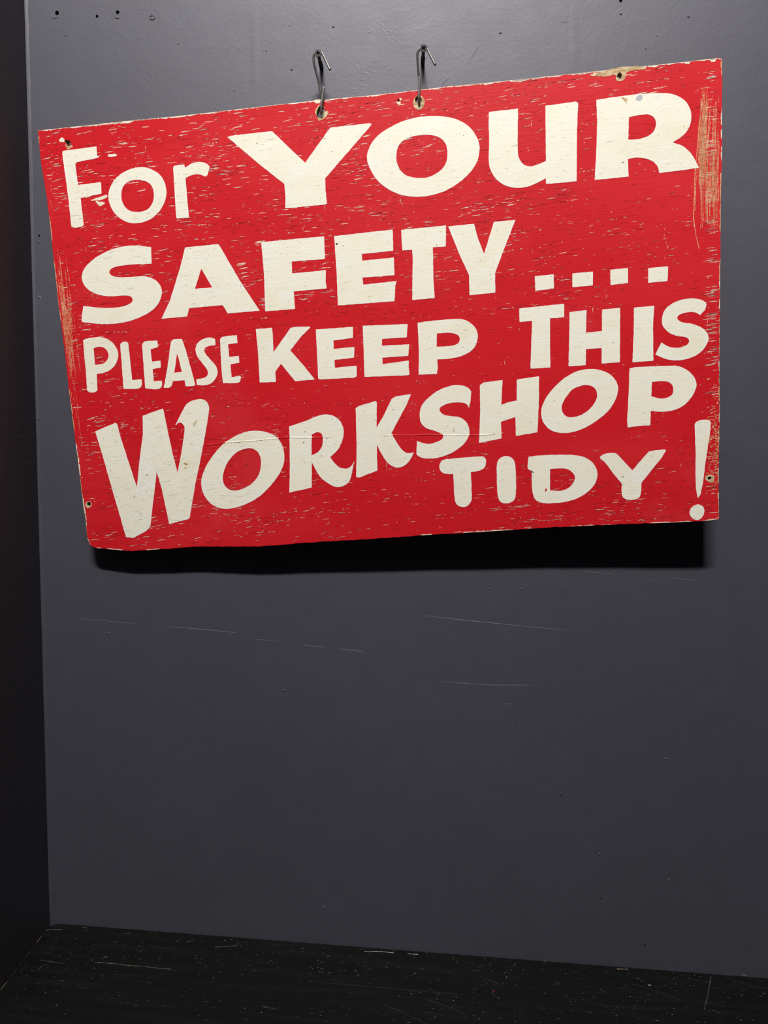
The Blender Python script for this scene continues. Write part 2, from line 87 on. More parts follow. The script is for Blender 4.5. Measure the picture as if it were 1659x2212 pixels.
CHIPS=[('wood',[(-47.9,234.8),(-50,232.4),(-52.5,229.4),(-52.1,225),(-50.4,221.9),(-49.8,219.2),(-47.4,218.9),(-43.4,220.5),(-39.7,223.8),(-38.3,227.3),(-40.2,227.8),(-41.9,228.4),(-42.6,232.4),(-45.2,234.1)]),('wood',[(65.6,225.2),(64.7,222.6),(63,220.6),(60.8,219.4),(58.3,219.3),(56.1,220.3),(54.3,222.3),(53.4,224.8),(53.4,227.6),(54.3,230.2),(56,232.3),(58.2,233.4),(60.7,233.5),(62.9,232.5),(64.6,230.6),(65.6,228)]),('cream',[(-345,226.8),(-341.3,229.9),(-339.3,228.7),(-338.1,227.1),(-338.6,225.2),(-340.8,224.9),(-343.5,225.7)]),('wood',[(-337.9,222.2),(-336.5,220.3),(-332.7,220),(-330.4,220.5),(-329.6,218.4),(-331.8,218.1),(-334.1,216.9),(-336.2,217.6),(-337.6,220.2)]),('wood',[(238.4,235.3),(252.9,237.3),(262.9,239.3),(270.1,239.8),(288.9,238.5),(294.2,235.6),(281.7,235.6),(274.4,233.3),(273.4,229),(269.8,226.4),(264.4,227.4),(263.6,232.7),(252.8,232.1),(246.5,233.6)]),('wood',[(349.2,-189.1),(352.6,-187.3),(357.9,-188.1),(358.8,-191.7),(357.4,-195.7),(353,-194.9),(350.1,-192.2)]),('wood',[(-359.7,-181.5),(-356.1,-180),(-352.9,-182.4),(-353.9,-186.2),(-358.2,-188.2),(-360.7,-185.3)]),('cream',[(35.5,229.1),(38,229.8),(40.4,228.1),(38.8,226.4)]),('cream',[(37.7,232.1),(40.7,232.8),(41.5,230.8),(39,230.6)]),('cream',[(-53.3,239.7),(-45.9,239.7),(-46.9,236.9),(-49.3,236.7),(-51.6,237)]),('grey',[(284.7,209.6),(289.2,210.9),(290.5,207.2),(288.2,204.8),(284.6,205.6),(283.8,207)]),('wood',[(268.5,210.3),(274.8,208),(274.2,203.6),(272.9,205.5),(270.3,208)]),('cream',[(-314.4,160.3),(-304.3,162.4),(-295.9,164.1),(-295.1,162),(-300.8,159.6),(-309,159.3),(-313.4,159.2)]),('cream',[(-309.1,158.3),(-304.9,157.4),(-298.5,155.9),(-301.5,153.6),(-305.9,153),(-307.3,155.6)]),('cream',[(-289.7,205.7),(-285.8,206.8),(-279.4,205.3),(-282.8,204.1),(-288.2,204.1)]),('paint',[(368.8,188.6),(368.4,187),(367.5,186.2),(366.4,186.3),(365.5,187.3),(365.1,189),(365.5,190.5),(366.4,191.4),(367.5,191.3),(368.4,190.2)]),('paint',[(-290.5,-129.3),(-289,-126.1),(-287.8,-128.3),(-287.8,-130.5),(-289.6,-131.5)]),('stain',[(-230.6,-142.9),(-231.3,-143.5),(-233,-143.5),(-234.4,-143),(-235,-142.2),(-234.2,-141.6),(-232.6,-141.6),(-231.1,-142.1)]),('stain',[(-234,-141.7),(-234.3,-142.2),(-235,-142.3),(-235.6,-142.1),(-235.8,-141.6),(-235.5,-141.1),(-234.8,-140.9),(-234.2,-141.2)]),('stain',[(-232.1,-147.2),(-232.6,-147.6),(-233.8,-147.7),(-235,-147.5),(-235.4,-147),(-234.9,-146.6),(-233.7,-146.4),(-232.5,-146.7)]),('dull',[(-215.9,-97),(-217.3,-98.8),(-218.7,-99.7),(-219.7,-99.2),(-219.8,-97.6),(-219,-95.5),(-217.7,-93.7),(-216.2,-92.9),(-215.3,-93.4),(-215.2,-94.9)]),('dull',[(80.3,-122.3),(80,-123.8),(79.5,-124.7),(79,-124.7),(78.5,-123.7),(78.4,-122.2),(78.7,-120.7),(79.2,-119.8),(79.8,-119.8),(80.2,-120.8)]),('pit',[(-37.4,89),(-37.8,88.3),(-38.7,88.1),(-39.6,88.5),(-39.9,89.2),(-39.5,89.9),(-38.6,90.1),(-37.7,89.8)]),('pit',[(-280.3,-152.7),(-280.5,-153.2),(-281.1,-153.3),(-281.6,-153.1),(-281.7,-152.6),(-281.5,-152.1),(-280.9,-151.9),(-280.4,-152.2)]),('pit',[(-91.3,-125.9),(-91.5,-126.3),(-92,-126.5),(-92.4,-126.2),(-92.6,-125.8),(-92.4,-125.4),(-91.9,-125.2),(-91.5,-125.4)]),('paint',[(178.9,-194.6),(178.3,-195.7),(177.6,-196),(177.2,-195.3),(177.3,-194.1),(177.9,-193),(178.6,-192.6),(179,-193.3)]),('pit',[(165.4,-174.2),(164.8,-174.4),(163.3,-174.1),(162,-173.5),(161.5,-173),(162.2,-172.8),(163.6,-173.1),(165,-173.7)]),('pit',[(262.9,-184.4),(262.6,-184.8),(261.7,-184.9),(260.9,-184.7),(260.5,-184.3),(260.9,-184),(261.7,-183.9),(262.6,-184)]),('pit',[(270,145.7),(269.7,145.2),(269.2,145),(268.7,145.3),(268.5,145.8),(268.7,146.3),(269.2,146.5),(269.8,146.2)])]
CRACKS=[[(-220.8,-121.9),(-208.8,-122.4),(-196.7,-121.9),(-182.2,-120.7),(-167.9,-120.7),(-148.9,-120.4),(-131.1,-119.8),(-119.3,-119.4),(-107.6,-119.4),(-97.1,-120.1),(-83.1,-120.9),(-69.2,-121.7),(-50.7,-122)],[(-6.6,-123.9),(1.4,-123.9),(10.6,-123.8),(21.9,-124.5),(33.2,-125.4),(44.5,-125.3),(53.5,-125.8),(67,-127),(78.1,-127.9),(91.6,-128.1),(102.7,-129.4),(113.8,-129.5),(129.3,-129.3)]]
HOOKS=[[(352.5,-30,1791.7),(348.7,-29,1799.1),(345.5,-28.5,1805.6),(343.4,-28,1809),(341.6,-28,1810.8),(339.1,-28,1811.3),(336.3,-28,1810.7),(334.7,-28,1808.5),(334,-27.5,1805.7),(334.4,-26,1799.7),(336.8,-23,1791),(338.9,-20.5,1783.8),(341.1,-18.5,1774.9),(342,-17,1767.2),(342.1,-16.8,1759.7),(342.6,-19.5,1753.8),(343.2,-24.5,1749.4),(344.2,-31.5,1747.8),(344.4,-33.3,1750.6),(344.9,-34,1757.8),(345.9,-34,1765.3),(347.1,-34,1772.6)],[(464.8,-34,1795),(459.7,-33,1804.2),(456.3,-32.2,1810.5),(454.8,-32,1813.1),(451.7,-32,1814.4),(448.7,-32,1813.4),(446.9,-32,1811),(445.6,-31.5,1808.7),(445.5,-30,1803.5),(446.4,-27.5,1795.8),(447.5,-25,1788),(448.1,-22.5,1781.9),(448.4,-20.7,1776.3),(448.4,-20.3,1770.2),(448.7,-22.5,1765.1),(449,-27.5,1760.2),(449.2,-34.8,1758.4),(448.9,-36.8,1761.6),(448.6,-37,1770.4),(448.5,-37,1776.5),(448.4,-37,1782)]]
SCREWS=[[(338.5,0,1807.2),(339.7,-33.5,1806.8)],[(450.4,-0,1812),(451.9,-37.5,1810.1)]]
WALL={'holes':[((37.2,1864),2.4),((83.4,1860.6),1.7),((107.2,1864.7),2),((9.7,1622.6),1.3),((711.2,837.9),1.2),((788.1,828.4),0.9),((710.5,778.9),0.9),((769.5,779.7),1.5),((807.6,758.2),1),((787.2,750.7),0.9),((659.9,1875.9),1.8),((653.1,971.3),1),((593.1,1057.6),0.8)],'screw':(146.6,1860.1),'rims':[(34.5,1862.8),(106.8,1861.8)],'nibs':[(329.7,1187.8),(401.9,1150.3),(700.2,1840.5),(660.9,1862.6),(533.6,1843.6),(240.2,1782.4),(9.2,1615.8),(9.7,1551.1),(814.6,1090.1),(832.6,1064.2),(776,1027.2),(677.6,1203.9),(553.6,1226.6),(560.3,822.2),(307.3,1086.4),(85.9,1147.5),(130.2,1149.8),(705.3,898.8),(665.3,1034.3),(276,1824.7),(301.6,1850.5),(304.9,1805.5),(732.1,1859.8),(689.9,1827.9),(350.6,1849.6),(176.3,1831.7),(46.8,1840.3),(364,799.6),(791.7,870.8),(4.6,1409.7),(-0,1308.3),(3,1268.3),(590.7,1228.3),(720.5,1201)],'scratch':[([(25.1,1164.9),(50,1164.1),(91,1162.4),(137.5,1160.7)],0.35),([(147.6,1160.3),(198.1,1158.6),(241.2,1156.5),(264,1155.6)],0.5),([(264.1,1149.5),(306.8,1148.3)],0.35),([(323.9,1145.4),(360.7,1143.4)],0.3),([(370.5,1143),(411.3,1140.3)],0.4),([(456.3,1190.2),(483.9,1189.3),(516.9,1186.8),(549.8,1185.1),(577.1,1183.7),(607.1,1181.8),(645,1180.4),(672,1179.3)],0.45),([(483,1108.6),(520.5,1107.8),(562,1107.3),(627.6,1111)],0.35),([(762.3,1248.9),(793.8,1248.2)],0.35),([(731,1246),(754.8,1245)],0.3),([(771.2,1073.3),(790.1,1072.4)],0.3),([(574.2,1085.1),(590.7,1084.7)],0.3),([(476.9,1227),(478,1211.6)],0.5),([(635.7,1234.6),(637.5,1222.2)],0.6),([(561.2,1228.3),(562.3,1217.2)],0.4),([(658.2,1253),(681.6,1251.7),(705,1250.2)],0.35),([(761,1249.8),(791.9,1247.3)],0.4),([(512.3,1831.8),(499.4,1812.3)],0.6),([(481.5,1799.2),(472.6,1790.4)],0.6),([(597.6,1854.5),(608.9,1854.9)],0.6),([(132.6,1864.9),(137.9,1863),(143.1,1861.5)],0.6),([(5.2,1553.6),(8.6,1552.6),(10.2,1549.5)],0.9),([(0.8,1295.8),(3.7,1295.3)],0.8)],'torn':[(386.9,1799.6,14,9,26),(414.5,1846.8,16,4,12)],'seams':[[(609.5,1876.5),(612.6,1844.1),(616.8,1802)],[(261.9,1877.1),(263.5,1824.7),(264.6,1768.9)]],'corner':[(-0.1,1877.5),(0.9,1838.7),(1.4,1799.5),(1.4,1729.6),(1.8,1668.5),(1.9,1595.8),(1.5,1521.5),(0,1412.4),(-0.8,1322.5),(-1.4,1195.1)]}
BENCH={'scr':[([(93.4,-62.6),(118.8,-62.7),(131.9,-63.8),(150.6,-63.4),(167.6,-64.1),(186.4,-64.3)],0.5,'tan'),([(308.3,-107.7),(316.4,-109),(327.4,-110.5)],1.4,'grey'),([(23.2,-66.1),(36.6,-67.4),(54.3,-68.9)],1.2,'grey'),([(30.2,-84.5),(29.9,-76.4),(31.9,-73.5)],1,'grey'),([(136.1,-8.5),(139.1,-1.9)],0.8,'grey'),([(227.7,-22.5),(240,-20),(256.5,-17.1)],0.4,'tan'),([(148.1,-30.4),(177.9,-29)],0.35,'grey'),([(191.3,-17.5),(194.3,-14.7)],0.5,'tan'),([(3.3,-16),(9.9,-13.7),(23.2,-13.2)],0.5,'tan'),([(850.3,-6.8),(842.7,-22.1),(832.8,-42.4),(822.4,-60.8)],1.6,'grey'),([(872.3,-7),(883.1,-13),(895.9,-17.8),(913.8,-18.9)],0.5,'grey'),([(733.8,-13.3),(743.6,-19.4)],0.5,'grey'),([(746.7,-29.1),(758.9,-32),(782.1,-41.2),(801,-50.4)],0.45,'grey'),([(693.6,-66),(722.3,-66.5),(768.9,-66.3)],0.4,'grey'),([(652.9,-33.1),(655.9,-37.8),(657.5,-42.3)],0.5,'grey'),([(735.6,-6.2),(749.3,-5.3)],1.2,'tan'),([(890.3,-0.1),(896.9,-0.2)],1,'tan'),([(767.3,-28.9),(771,-29.1)],0.9,'white'),([(357.3,-65.4),(404.7,-66.6),(451.6,-66.9),(498.1,-66.6),(544.4,-67.1)],0.45,'grey'),([(418.2,-9.5),(438,-7.7),(455.5,-8.2)],0.8,'white'),([(472.9,-8.1),(486.6,-7.7)],0.8,'white'),([(563.7,-36.8),(571.7,-40.1),(585.4,-46.1)],0.7,'grey'),([(449.6,-91.9),(466.9,-98.5),(482.8,-106.5),(498.4,-113.5)],0.5,'grey'),([(495.9,-78.5),(520.9,-86),(543,-96.3)],0.5,'grey'),([(365.6,-34.5),(369.4,-32.4)],0.6,'tan'),([(575.7,-60.4),(577.3,-58.4),(579.1,-56.7)],0.8,'red'),([(481.7,-41.3),(484.5,-39.1)],0.5,'tan')],'corner':[(0.3,-13.2),(1.8,-3.4),(10.1,1.1),(304.8,-0.9),(602.2,-2.9),(922.5,0.4),(30,-160.8),(0.1,-112.1),(889,-74.2)]}

# ---------------------------------------------------------------- helpers
def lin(r, g, b):
    f = lambda c: (c / 255 / 12.92) if c / 255 <= 0.04045 else ((c / 255 + 0.055) / 1.055) ** 2.4
    return (f(r), f(g), f(b), 1)

def link(name, mesh, mats, parent=None, smooth=False):
    o = bpy.data.objects.new(name, mesh); col.objects.link(o)
    for m in (mats if isinstance(mats, (list, tuple)) else [mats]): mesh.materials.append(m)
    if parent: o.parent = parent
    if smooth:
        for p in mesh.polygons: p.use_smooth = True
    return o

def tag(o, label, cat, group=None):
    o['label'] = label; o['category'] = cat
    if group: o['group'] = group
    return o

def struct(o): o['kind'] = 'structure'; return o
def stuff(o): o['kind'] = 'stuff'; return o

class MB:                                   # collects faces for one mesh
    def __init__(s): s.v = []; s.f = []; s.m = []
    def face(s, pts, m=0):
        i = len(s.v); s.v += [tuple(p) for p in pts]; s.f.append(tuple(range(i, i + len(pts)))); s.m.append(m)
    def add(s, vs, fs, m=0):
        i = len(s.v); s.v += [tuple(p) for p in vs]
        for f in fs: s.f.append(tuple(i + k for k in f)); s.m.append(m)
    def build(s, name, mats, parent=None, smooth=False):
        me = bpy.data.meshes.new(name); me.from_pydata(s.v, [], s.f); me.update()
        for p, m in zip(me.polygons, s.m): p.material_index = m
        return link(name, me, mats, parent, smooth)

def area2(c): return sum(c[i][0] * c[(i + 1) % len(c)][1] - c[(i + 1) % len(c)][0] * c[i][1] for i in range(len(c)))

def plate(mb, contours, z0, z1, msurf=0, mside=0, back=True):
    """Flat plate with holes: contours[0] outer, others holes; x,y local, from z0 up to z1."""
    cs = [list(c) for c in contours]
    for i, c in enumerate(cs):
        a = area2(c)
        if (i == 0 and a < 0) or (i > 0 and a > 0): c.reverse()
    tris = tessellate_polygon([[Vector((x, y, 0)) for x, y in c] for c in cs])
    flat = [p for c in cs for p in c]
    def ccw(t):
        a = area2([flat[k] for k in t]); return t if a > 0 else tuple(reversed(t))
    tris = [ccw(tuple(t)) for t in tris if abs(area2([flat[k] for k in t])) > 1e-14]
    mb.add([(x, y, z1) for x, y in flat], tris, msurf)
    if back: mb.add([(x, y, z0) for x, y in flat], [tuple(reversed(t)) for t in tris], mside)
    for c in cs:
        n = len(c)
        mb.add([(x, y, z0) for x, y in c] + [(x, y, z1) for x, y in c],
               [(i, (i + 1) % n, n + (i + 1) % n, n + i) for i in range(n)], mside)

def smooth_contour(pts, step=2.2, jit=0.0, rnd=random):
    """Corner points are (x,y), smooth points (x,y,1): Hermite through the smooth ones."""
    n = len(pts); out = []
    for i in range(n):
        p0, p1, p2, p3 = pts[i - 1], pts[i], pts[(i + 1) % n], pts[(i + 2) % n]
        a = Vector(p1[:2]); b = Vector(p2[:2]); L = (b - a).length
        if len(p1) > 2: t = Vector(p2[:2]) - Vector(p0[:2]); ta = t.normalized() * L
        else: ta = b - a
        if len(p2) > 2: t = Vector(p3[:2]) - Vector(p1[:2]); tb = t.normalized() * L
        else: tb = b - a
        k = max(1, int(L / step)) if (len(p1) < 3 and len(p2) < 3) else max(3, int(L / step))
        for j in range(k):
            s = j / k; s2 = s * s; s3 = s2 * s
            q = a * (2 * s3 - 3 * s2 + 1) + ta * (s3 - 2 * s2 + s) + b * (-2 * s3 + 3 * s2) + tb * (s3 - s2)
            if jit and j > 0: q += Vector((rnd.uniform(-jit, jit), rnd.uniform(-jit, jit)))
            out.append((q.x, q.y))
    return out

def inside(p, poly):
    x, y = p; c = False; n = len(poly); j = n - 1
    for i in range(n):
        xi, yi = poly[i]; xj, yj = poly[j]
        if (yi > y) != (yj > y) and x < (xj - xi) * (y - yi) / (yj - yi) + xi: c = not c
        j = i
    return c

def polyline(pts, step):
    out = []
    for a, b in zip(pts[:-1], pts[1:]):
        a = Vector(a); b = Vector(b); k = max(1, int((b - a).length / step))
        out += [a.lerp(b, j / k) for j in range(k)]
    out.append(Vector(pts[-1])); return out

def catmull(pts, k=6):
    P = [Vector(p) for p in pts]; out = []
    for i in range(len(P) - 1):
        p0 = P[max(i - 1, 0)]; p1 = P[i]; p2 = P[i + 1]; p3 = P[min(i + 2, len(P) - 1)]
        L = (p2 - p1).length
        t1 = (p2 - p0).normalized() * L; t2 = (p3 - p1).normalized() * L
        for j in range(k):
            s = j / k; s2 = s * s; s3 = s2 * s
            out.append(p1 * (2 * s3 - 3 * s2 + 1) + t1 * (s3 - 2 * s2 + s) + p2 * (-2 * s3 + 3 * s2) + t2 * (s3 - s2))
    out.append(P[-1]); return out

def tube(mb, path, r, seg=12):
    up = Vector((0, 1, 0.01)); rings = []
    for i, p in enumerate(path):
        t = (path[min(i + 1, len(path) - 1)] - path[max(i - 1, 0)]).normalized()
        up = (up - t * up.dot(t)).normalized(); s = t.cross(up)
        rings.append([p + (up * math.cos(a) + s * math.sin(a)) * r for a in [2 * math.pi * k / seg for k in range(seg)]])
    vs = [q for rr in rings for q in rr]
    fs = [(i * seg + k, i * seg + (k + 1) % seg, (i + 1) * seg + (k + 1) % seg, (i + 1) * seg + k) for i in range(len(rings) - 1) for k in range(seg)]
    fs += [tuple(reversed(range(seg))), tuple((len(rings) - 1) * seg + k for k in range(seg))]
    mb.add(vs, fs)

def lathe(mb, prof, seg=24, m=0, cap0=True, cap1=True):
    vs = [(r * math.cos(2 * math.pi * k / seg), r * math.sin(2 * math.pi * k / seg), z) for r, z in prof for k in range(seg)]
    fs = [(i * seg + k, i * seg + (k + 1) % seg, (i + 1) * seg + (k + 1) % seg, (i + 1) * seg + k) for i in range(len(prof) - 1) for k in range(seg)]
    if cap0: fs.append(tuple(reversed(range(seg))))
    if cap1: fs.append(tuple((len(prof) - 1) * seg + k for k in range(seg)))
    mb.add(vs, fs, m)

def sliver(mb, x, y, L, w, z, ang=0.0, m=0, rnd=random, n=4):
    """Thin lens-shaped flake of paint lying in the board plane."""
    c, s = math.cos(ang), math.sin(ang); top = []; bot = []
    for i in range(n + 1):
        t = i / n; px = (t - 0.5) * L; e = max(0.0, math.sin(math.pi * t)) ** 0.7
        a = e * w * rnd.uniform(0.05, 0.85); b = e * w * rnd.uniform(0.05, 0.85)
        top.append((px, a)); bot.append((px, -b))
    pts = bot[:1] + bot[1:-1] + top[-1:] + list(reversed(top[1:-1]))
    mb.face([(x + px * c - py * s, y + px * s + py * c, z) for px, py in pts], m)

def ribbon(mb, pts, w, z, m=0, rnd=random, jit=0.35, gap=0.0):
    for i in range(len(pts) - 1):
        if rnd.random() < gap: continue
        a, b = pts[i], pts[i + 1]; t = (b - a).normalized(); nn = Vector((-t.y, t.x))
        wa = w * 0.5 * rnd.uniform(1 - jit, 1 + jit); wb = w * 0.5 * rnd.uniform(1 - jit, 1 + jit)
        mb.face([(*(a - nn * wa), z), (*(b - nn * wb), z), (*(b + nn * wb), z), (*(a + nn * wa), z)], m)

def wavy(mb, x, y, L, w, z, ang=0.0, m=0, rnd=random):
    """Thin wandering crack, tapered to both ends."""
    n = max(3, int(L / 0.0022)); a = ang; px = x - math.cos(ang) * L / 2; py = y - math.sin(ang) * L / 2; P = []
    for i in range(n + 1):
        P.append((px, py)); a += rnd.gauss(0, 0.07) + (ang - a) * 0.4; px += math.cos(a) * L / n; py += math.sin(a) * L / n
    W = [w * 0.5 * (max(0.0, math.sin(math.pi * i / n)) ** 0.6) * rnd.uniform(0.45, 1.25) for i in range(n + 1)]
    vs = [(q[0], q[1] - W[i], z) for i, q in enumerate(P)] + [(q[0], q[1] + W[i], z) for i, q in enumerate(P)]
    mb.add(vs, [(i, i + 1, n + 2 + i, n + 1 + i) for i in range(n)], m)
    return P

# ---------------------------------------------------------------- materials
def mat(name, base, rough=0.5, spec=0.5, vary=None, scale=(8, 8, 8), vfac=(0.4, 0.65), bumps=(), metal=0.0, coords='Object', rvar=0.0):
    m = bpy.data.materials.new(name); m.use_nodes = True
    nt = m.node_tree; N = nt.nodes; Lk = nt.links; b = N['Principled BSDF']
    b.inputs['Roughness'].default_value = rough; b.inputs['Metallic'].default_value = metal
    b.inputs['Specular IOR Level'].default_value = spec; b.inputs['Base Color'].default_value = base
    tc = N.new('ShaderNodeTexCoord')
    def noise(sc, det, dist=0.0):
        mp = N.new('ShaderNodeMapping'); mp.inputs['Scale'].default_value = sc
        Lk.new(tc.outputs[coords], mp.inputs['Vector'])
        n = N.new('ShaderNodeTexNoise'); n.inputs['Scale'].default_value = 1.0; n.inputs['Detail'].default_value = det
        n.inputs['Distortion'].default_value = dist
        Lk.new(mp.outputs[0], n.inputs['Vector']); return n
    if vary:
        cur = None
        for (c2, sc, lo, hi, amt) in vary:
            n = noise(sc, 5.0, 0.2); mr = N.new('ShaderNodeMapRange'); mr.inputs['From Min'].default_value = lo; mr.inputs['From Max'].default_value = hi
            mr.inputs['To Max'].default_value = amt
            Lk.new(n.outputs['Fac'], mr.inputs['Value'])
            mx = N.new('ShaderNodeMix'); mx.data_type = 'RGBA'
            Lk.new(mr.outputs[0], mx.inputs['Factor'])
            if cur is None: mx.inputs[6].default_value = base
            else: Lk.new(cur, mx.inputs[6])
            mx.inputs[7].default_value = c2; cur = mx.outputs[2]
        Lk.new(cur, b.inputs['Base Color'])
    if rvar:
        n = noise((30, 30, 30), 4.0); mr = N.new('ShaderNodeMapRange'); mr.inputs['To Min'].default_value = rough - rvar; mr.inputs['To Max'].default_value = rough + rvar
        Lk.new(n.outputs['Fac'], mr.inputs['Value']); Lk.new(mr.outputs[0], b.inputs['Roughness'])
    prev = None
    for (sc, det, strength, dist) in bumps:
        n = noise(sc, det, 0.3); bp = N.new('ShaderNodeBump'); bp.inputs['Strength'].default_value = strength; bp.inputs['Distance'].default_value = dist
        Lk.new(n.outputs['Fac'], bp.inputs['Height'])
        if prev: Lk.new(prev.outputs[0], bp.inputs['Normal'])
        prev = bp
    if prev: Lk.new(prev.outputs[0], b.inputs['Normal'])
    return m

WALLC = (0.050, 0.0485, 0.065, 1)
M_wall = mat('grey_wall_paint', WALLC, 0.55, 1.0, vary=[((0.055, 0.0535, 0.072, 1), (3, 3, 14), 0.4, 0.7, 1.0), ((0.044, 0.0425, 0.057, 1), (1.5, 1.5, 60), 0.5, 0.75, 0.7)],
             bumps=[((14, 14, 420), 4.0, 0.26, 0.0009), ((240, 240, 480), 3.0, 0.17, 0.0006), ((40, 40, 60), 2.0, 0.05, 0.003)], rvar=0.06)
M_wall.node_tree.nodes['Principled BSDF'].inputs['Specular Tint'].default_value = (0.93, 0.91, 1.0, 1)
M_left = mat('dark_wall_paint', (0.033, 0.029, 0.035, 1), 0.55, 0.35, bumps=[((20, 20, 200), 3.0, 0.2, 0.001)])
M_floor = mat('dark_floor', (0.02, 0.02, 0.02, 1), 0.6, 0.4, bumps=[((60, 60, 60), 2.0, 0.2, 0.001)])
M_bench = mat('black_bench_paint', (0.0036, 0.0039, 0.0041, 1), 0.5, 0.14, vary=[((0.0058, 0.0062, 0.0064, 1), (6, 120, 6), 0.45, 0.7, 1.0)],
              bumps=[((8, 320, 8), 4.0, 0.3, 0.0008), ((200, 200, 200), 2.0, 0.12, 0.0006)], rvar=0.08)
M_bwhite = mat('worn_white_speck', (0.38, 0.37, 0.35, 1), 0.7, 0.3)
M_btan = mat('worn_bare_wood_line', (0.20, 0.16, 0.10, 1), 0.7, 0.3)
M_bgrey = mat('scuff_grey', (0.034, 0.035, 0.036, 1), 0.6, 0.3)
M_bred = mat('red_paint_crumb', (0.45, 0.02, 0.03, 1), 0.6, 0.3)
RED = (0.565, 0.0095, 0.0165, 1)
grainb = [((22, 520, 200), 4.0, 0.13, 0.0008), ((160, 420, 150), 3.0, 0.14, 0.0005)]
M_red = mat('red_sign_paint', RED, 0.45, 0.2, vary=[((0.62, 0.020, 0.028, 1), (4, 9, 4), 0.45, 0.72, 1.0), ((0.47, 0.008, 0.012, 1), (12, 120, 9), 0.54, 0.74, 0.3), ((0.62, 0.07, 0.075, 1), (5, 3.2, 4), 0.60, 0.78, 0.55)],
            bumps=grainb, rvar=0.07)
M_cream = mat('cream_letter_paint', (0.83, 0.80, 0.67, 1), 0.45, 0.4, vary=[((0.79, 0.735, 0.56, 1), (14, 14, 14), 0.5, 0.75, 0.8), ((0.83, 0.82, 0.75, 1), (30, 60, 30), 0.5, 0.7, 0.8), ((0.70, 0.66, 0.54, 1), (90, 180, 90), 0.58, 0.78, 0.5)],
              bumps=[((60, 500, 200), 4.0, 0.14, 0.0006), ((260, 300, 260), 3.0, 0.2, 0.0006)])
M_edge = mat('white_letter_rim_paint', (0.84, 0.83, 0.78, 1), 0.45, 0.4, bumps=[((60, 500, 200), 4.0, 0.14, 0.0006)])
M_ply = mat('weathered_plywood_edge', (0.42, 0.34, 0.22, 1), 0.8, 0.2, vary=[((0.2, 0.14, 0.08, 1), (20, 20, 600), 0.45, 0.6, 0.9)])
M_fleck = mat('exposed_cream_undercoat', (0.78, 0.70, 0.56, 1), 0.6, 0.3, vary=[((0.68, 0.54, 0.36, 1), (40, 60, 40), 0.5, 0.75, 0.7), ((0.82, 0.78, 0.72, 1), (60, 60, 60), 0.5, 0.7, 0.8)])
M_thin = mat('thinly_worn_red_paint', (0.70, 0.20, 0.16, 1), 0.6, 0.25)
M_wood = mat('bare_weathered_wood', (0.50, 0.34, 0.17, 1), 0.8, 0.2, vary=[((0.74, 0.62, 0.42, 1), (90, 300, 90), 0.45, 0.65, 0.9), ((0.16, 0.09, 0.04, 1), (120, 700, 120), 0.56, 0.68, 0.85)], bumps=[((60, 900, 60), 3.0, 0.5, 0.001)])
M_scuff = mat('scuffed_tan_wood', (0.68, 0.33, 0.16, 1), 0.7, 0.25, vary=[((0.74, 0.48, 0.28, 1), (60, 60, 60), 0.45, 0.65, 0.9), ((0.58, 0.12, 0.06, 1), (80, 300, 80), 0.5, 0.7, 0.8)])
M_crack = mat('dark_paint_crack', (0.022, 0.006, 0.005, 1), 0.8, 0.2)
M_gcrack = mat('grey_letter_crack', (0.20, 0.175, 0.13, 1), 0.8, 0.2)
M_pit = mat('dark_pit', (0.10, 0.085, 0.06, 1), 0.8, 0.2)
M_chipgrey = mat('grey_primer', (0.42, 0.45, 0.50, 1), 0.6, 0.3)
M_steel = mat('grey_galvanised_wire', (0.21, 0.20, 0.19, 1), 0.48, 0.5, metal=0.7, bumps=[((300, 300, 300), 2.0, 0.15, 0.0004)])
M_black = mat('black_phosphate_screw', (0.030, 0.031, 0.033, 1), 0.5, 0.5, metal=0.2)
M_void = mat('dark_hole_inside', (0.012, 0.010, 0.010, 1), 0.9, 0.1)
mm = 0.001

# ---------------------------------------------------------------- the room
def to_wall(o):           # plate local (x, y, z) -> world (X, -z, Y): stands upright, front towards -Y
    o.matrix_world = Matrix(((1, 0, 0, 0), (0, 0, -1, 0), (0, 1, 0, 0), (0, 0, 0, 1)))

def circ(cx, cy, r, n=14, e=1.0, j=0.0):
    return [(cx + r * math.cos(2 * math.pi * k / n) * (1 + random.uniform(-j, j)), cy + r * e * math.sin(2 * math.pi * k / n) * (1 + random.uniform(-j, j))) for k in range(n)]

mb = MB()
wo = [(0, 0), (1.9, 0), (1.9, 4.0), (0, 4.0)]
hs = []
for (x, z), r in WALL['holes']:
    hs.append(circ(x * mm, z * mm, r * mm, 12, 1.0, 0.12))
plate(mb, [wo] + hs, -0.014, 0.0, 0, 0, back=False)
for h in hs: mb.face([(x, y, -0.014) for x, y in h], 1)                       # the bottom of each drilled hole
mb.face([(0, 0, -0.015), (0, 4.0, -0.015), (1.9, 4.0, -0.015), (1.9, 0, -0.015)], 0)
wall = struct(mb.build('wall_back', [M_wall, M_void])); to_wall(wall)

